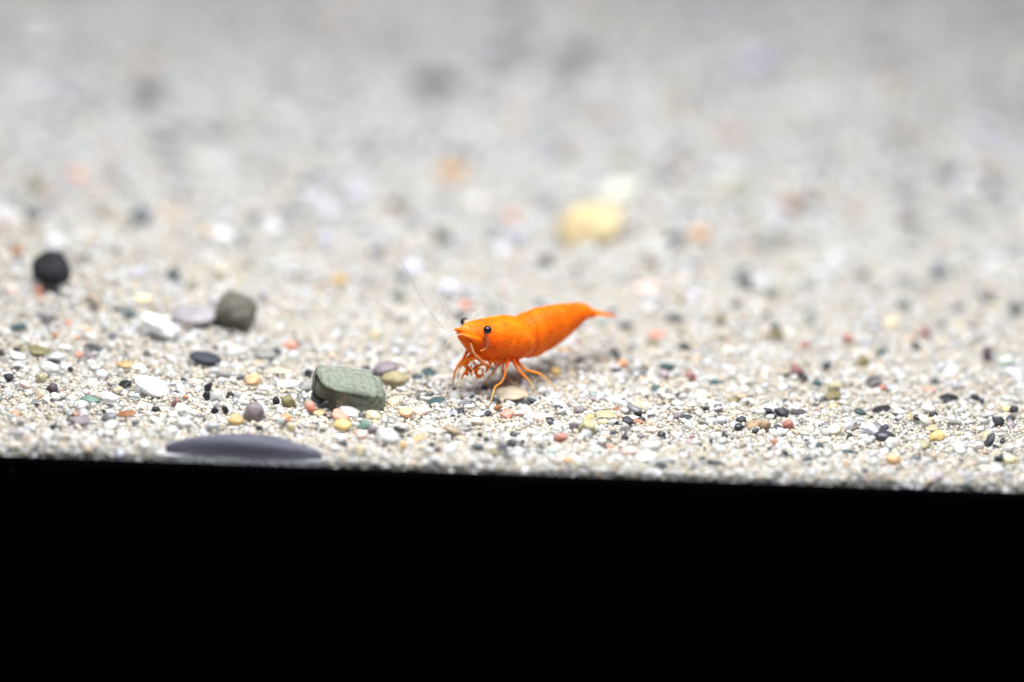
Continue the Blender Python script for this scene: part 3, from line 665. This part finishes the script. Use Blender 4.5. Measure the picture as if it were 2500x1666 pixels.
tipA = at(1111, 803, -0.05); tipB = at(1109, 804, 0.06)
thread('antenna', [(tipA, 0.009), (at(1107, 790, -0.06), 0.0055), (at(1094, 764, -0.12), 0.0045), (at(1082, 738, -0.2), 0.004), (at(1069, 714, -0.3), 0.0035)], M_FEEL)
thread('antenna', [(at(1114, 806, -0.05), 0.009), (at(1092, 806, -0.02), 0.005), (at(1072, 790, 0.02), 0.0042), (at(1036, 740, 0.04), 0.004), (at(1003, 682, 0.06), 0.0038), (at(972, 628, 0.08), 0.0035)], M_FEEL)
thread('antenna', [(tipB, 0.013), (at(1098, 808, 0.08), 0.008), (at(1080, 815, 0.1), 0.006), (at(1058, 827, 0.14), 0.005), (at(1034, 845, 0.2), 0.004)], M_FEEL2)
thread('antenna', [(at(1120, 818, 0.12), 0.010), (at(1106, 824, 0.14), 0.006), (at(1096, 834, 0.16), 0.005), (at(1086, 848, 0.2), 0.004)], M_FEEL2)
thread('antenna', [(at(1150, 788, -0.12), 0.006), (at(1154, 777, -0.14), 0.0045), (at(1163, 762, -0.18), 0.004), (at(1174, 750, -0.22), 0.0035)], M_FEEL)

def blade(name, base, tip, wid, thick):
    ax = (tip - base); L = ax.length; ax.normalize(); s = SIDE; u = Vector((0, 0, 1))
    st = Src(); rings = []
    for k in range(11):
        t = k / 10
        ww = wid * (0.45 + 0.55 * math.sin(min(1, t * 1.35) * math.pi / 2)) * math.sqrt(max(0.0, 1 - max(0, (t - 0.62) / 0.40) ** 2)) + 0.006
        rings.append(ring(base + ax * (L * t) + u * (0.02 * math.sin(t * math.pi)), s * ww, u * (thick * (1 - 0.7 * t) + 0.003), 14))
    st.loft(rings, [(1, 1, 1)] * 11)
    return part_from(name, st, M_FAN)
tb = at(1436, 763)
blade('telson', at(1432, 757), at(1494, 773), 0.055, 0.022)
blade('tail_fan_blade', at(1438, 766, 0.03), at(1494, 772, 0.03), 0.05, 0.016)
blade('tail_fan_blade', at(1438, 767, -0.03), at(1503, 773, -0.06), 0.05, 0.016)
blade('tail_fan_blade', at(1440, 769, 0.04), at(1486, 774, 0.07), 0.045, 0.014)
blade('tail_fan_blade', at(1440, 769, -0.04), at(1498, 771, -0.11), 0.045, 0.014)

# ------------------------------------------------------------------ sand grains: uncountable, one object each size class
def grain_protos():
    out = []
    for i in range(6):
        me = stone_mesh('grain_shape', 2, 400 + i, 0.32, M_GRAIN, flat_cuts=3); out.append(me)
    r = random.Random(5)
    for i in range(6):
        bm = bmesh.new()
        for _ in range(16):
            d = Vector((r.gauss(0, 1), r.gauss(0, 1), r.gauss(0, 1))).normalized() * r.uniform(0.8, 1.0); bm.verts.new(d)
        res = bmesh.ops.convex_hull(bm, input=bm.verts)
        bmesh.ops.delete(bm, geom=[g for g in res['geom_interior'] if isinstance(g, bmesh.types.BMVert)], context='VERTS')
        bmesh.ops.bevel(bm, geom=list(bm.edges), offset=0.09, segments=2, affect='EDGES', profile=0.6)
        me = bpy.data.meshes.new('grain_shape'); bm.to_mesh(me); bm.free()
        me.polygons.foreach_set('use_smooth', [True] * len(me.polygons)); me.materials.append(M_GRAIN); out.append(me)
    return [bpy.data.objects.new('grain_shape', me) for me in out]
PROTO = grain_protos()

def scatter_tree():
    g = bpy.data.node_groups.new('grain_scatter', 'GeometryNodeTree')
    g.interface.new_socket('Geometry', in_out='INPUT', socket_type='NodeSocketGeometry')
    g.interface.new_socket('Geometry', in_out='OUTPUT', socket_type='NodeSocketGeometry')
    N, L = g.nodes, g.links
    gi, go = N.new('NodeGroupInput'), N.new('NodeGroupOutput')
    join = N.new('GeometryNodeJoinGeometry')
    for p in PROTO:
        oi = N.new('GeometryNodeObjectInfo'); oi.inputs['Object'].default_value = p; oi.inputs['As Instance'].default_value = True
        L.new(oi.outputs['Geometry'], join.inputs[0])
    iop = N.new('GeometryNodeInstanceOnPoints'); iop.inputs['Pick Instance'].default_value = True
    def named(nm, ty):
        a = N.new('GeometryNodeInputNamedAttribute'); a.data_type = ty; a.inputs['Name'].default_value = nm
        return a.outputs['Attribute']
    e2r = N.new('FunctionNodeEulerToRotation'); L.new(named('grot', 'FLOAT_VECTOR'), e2r.inputs[0])
    L.new(gi.outputs[0], iop.inputs['Points']); L.new(join.outputs[0], iop.inputs['Instance'])
    L.new(named('gpick', 'INT'), iop.inputs['Instance Index']); L.new(e2r.outputs[0], iop.inputs['Rotation'])
    L.new(named('gsize', 'FLOAT_VECTOR'), iop.inputs['Scale']); L.new(iop.outputs[0], go.inputs[0])
    return g
TREE = scatter_tree()

GCOL = np.array([   # r, g, b, translucency, share
 (.90, .90, .89, .45, 22), (.85, .85, .86, .45, 17), (.82, .80, .75, .30, 16), (.76, .72, .65, .2, 11), (.62, .60, .56, .15, 7), (.70, .70, .70, .25, 9), (.78, .79, .85, .30, 8),
 (.44, .44, .44, .05, 3.0), (.22, .22, .23, 0, 1.9), (.060, .060, .070, 0, 2.4), (.032, .034, .04, 0, 1.3), (.78, .60, .43, .15, 1.8), (.82, .64, .57, .2, 1.4), (.68, .34, .22, .05, .3),
 (.42, .13, .09, 0, .2), (.28, .25, .15, 0, .9), (.26, .31, .28, 0, .9), (.78, .66, .40, .15, .9), (.40, .33, .35, 0, .9), (.50, .39, .28, .05, 1.2)])

FILL = np.array([   # the fine cream sand that fills the gaps in the foreground
 (.87, .82, .71, .45, 26), (.85, .78, .65, .40, 22), (.78, .70, .57, .35, 14), (.87, .85, .80, .45, 20), (.68, .60, .48, .25, 6), (.74, .72, .68, .30, 6),
 (.80, .62, .44, .2, 1.5), (.30, .29, .28, 0, .8), (.06, .06, .07, 0, .7), (.66, .38, .26, .1, .5)])
COARSE = np.array([   # coarse gravel of the far sand
 (.80, .80, .81, .2, 20), (.72, .73, .78, .2, 14), (.60, .60, .60, .1, 16), (.44, .44, .45, 0, 14), (.27, .28, .30, 0, 10), (.12, .12, .14, 0, 5), (.66, .62, .53, .1, 14), (.48, .42, .33, 0, 7), (.66, .48, .38, 0, 3), (.34, .34, .26, 0, 3)])

OCC = np.array(occupied)
def sand(name, label, nper, x0, x1, y0, y1, dmin, dmax, zlo, zhi, clear, wall=0, pal=GCOL, fade=None):
    n = int((x1 - x0) * (y1 - y0) * nper)
    x = rng.uniform(x0, x1, n); y = rng.uniform(y0, y1, n)
    d = dmin + (dmax - dmin) * rng.random(n) ** 1.8
    keep = np.ones(n, bool)
    if fade: keep = rng.random(n) < np.clip((y - fade[0]) / (fade[1] - fade[0]), 0.0, 1.0)
    for ox, oy, a, b in OCC:
        if max(a, b) < clear: continue
        if wall == 0 and pal is COARSE and a > 0.2: a, b = a + 0.35, b + 0.7      # no gravel right in front of the big stones
        keep &= (((x - ox) / (a + d * 0.3)) ** 2 + ((y - oy) / (b * 0.85 + d * 0.2)) ** 2) > 0.92
    x, y, d = x[keep], y[keep], d[keep]; n = len(x)
    s = np.stack([d / 2 * rng.uniform(0.9, 1.35, n), d / 2 * rng.uniform(0.75, 1.05, n), d / 2 * rng.uniform(0.5, 0.85, n)], 1)
    z = height(x, y) + d * rng.uniform(zlo, zhi, n) - 0.03
    if wall:                                   # grains pressed against the glass, below the surface
        k = int((x1 - x0) * wall * 0.6); wx = rng.uniform(x0, x1, k); wd = dmin + (dmax - dmin) * rng.random(k)
        wz = height(wx, np.full(k, y0)) - 0.02 - rng.uniform(0, 0.6, k)
        keep = np.ones(k, bool)
        for ox, oy, a, b in OCC:
            if oy < Y_GLASS + 0.6 and a > 0.5: keep &= np.abs(wx - ox) > a
        wx, wz, wd = wx[keep], wz[keep], wd[keep]; k = len(wx)
        x = np.r_[x, wx]; y = np.r_[y, np.full(k, Y_GLASS + 0.012)]; z = np.r_[z, wz]; d = np.r_[d, wd]; n += k
        s = np.r_[s, np.stack([wd / 2 * rng.uniform(0.9, 1.3, k), wd / 2 * 0.9, wd / 2 * rng.uniform(0.6, 1, k)], 1)]
    rot = np.stack([rng.normal(0, .35, n), rng.normal(0, .35, n), rng.uniform(0, 6.283, n)], 1)
    p = pal[:, 4] / pal[:, 4].sum(); ci = rng.choice(len(pal), n, p=p)
    col = pal[ci, :4].copy(); col[:, :3] *= (rng.uniform(0.86, 1.08, n))[:, None]; col[:, :3] = np.clip(col[:, :3], 0, .9)
    me = bpy.data.meshes.new(name); me.vertices.add(n); me.vertices.foreach_set('co', np.stack([x, y, z], 1).ravel())
    for nm, ty, key, arr in (('grot', 'FLOAT_VECTOR', 'vector', rot), ('gsize', 'FLOAT_VECTOR', 'vector', s), ('gcol', 'FLOAT_COLOR', 'color', col), ('gpick', 'INT', 'value', rng.integers(0, len(PROTO), n))):
        me.attributes.new(nm, ty, 'POINT').data.foreach_set(key, np.ascontiguousarray(arr).ravel())
    me.materials.append(M_GRAIN); me.update()
    o = bpy.data.objects.new(name, me); COL.objects.link(o)
    md = o.modifiers.new('scatter', 'NODES'); md.node_group = TREE
    tag(o, label, 'sand', None, 'stuff')
    print(name, n)
    return o
Y0 = Y_GLASS + 0.03
sand('fine_sand', 'fine white and beige sand grains filling the gaps', 620, -8, 8, Y0, 8.5, 0.034, 0.066, 0.15, 0.8, 0.05, 700, FILL, (8.5, 2.0))
sand('sand', 'medium mixed white, beige, grey and dark sand grains', 74, -9.5, 9.5, Y0, 19.0, 0.065, 0.135, 0.0, 0.5, 0.07, 60)
sand('coarse_sand', 'coarser sand grains lying on top of the sand bed', 9, -9.5, 9.5, Y0 + 0.05, 19.0, 0.12, 0.21, 0.1, 0.45, 0.09)
sand('gravel', 'blurred coarse gravel on the sand far behind the shrimp', 7.0, -10, 10, 2.6, 19.0, 0.16, 0.40, 0.05, 0.3, 0.12, 0, COARSE, (2.6, 8.0))
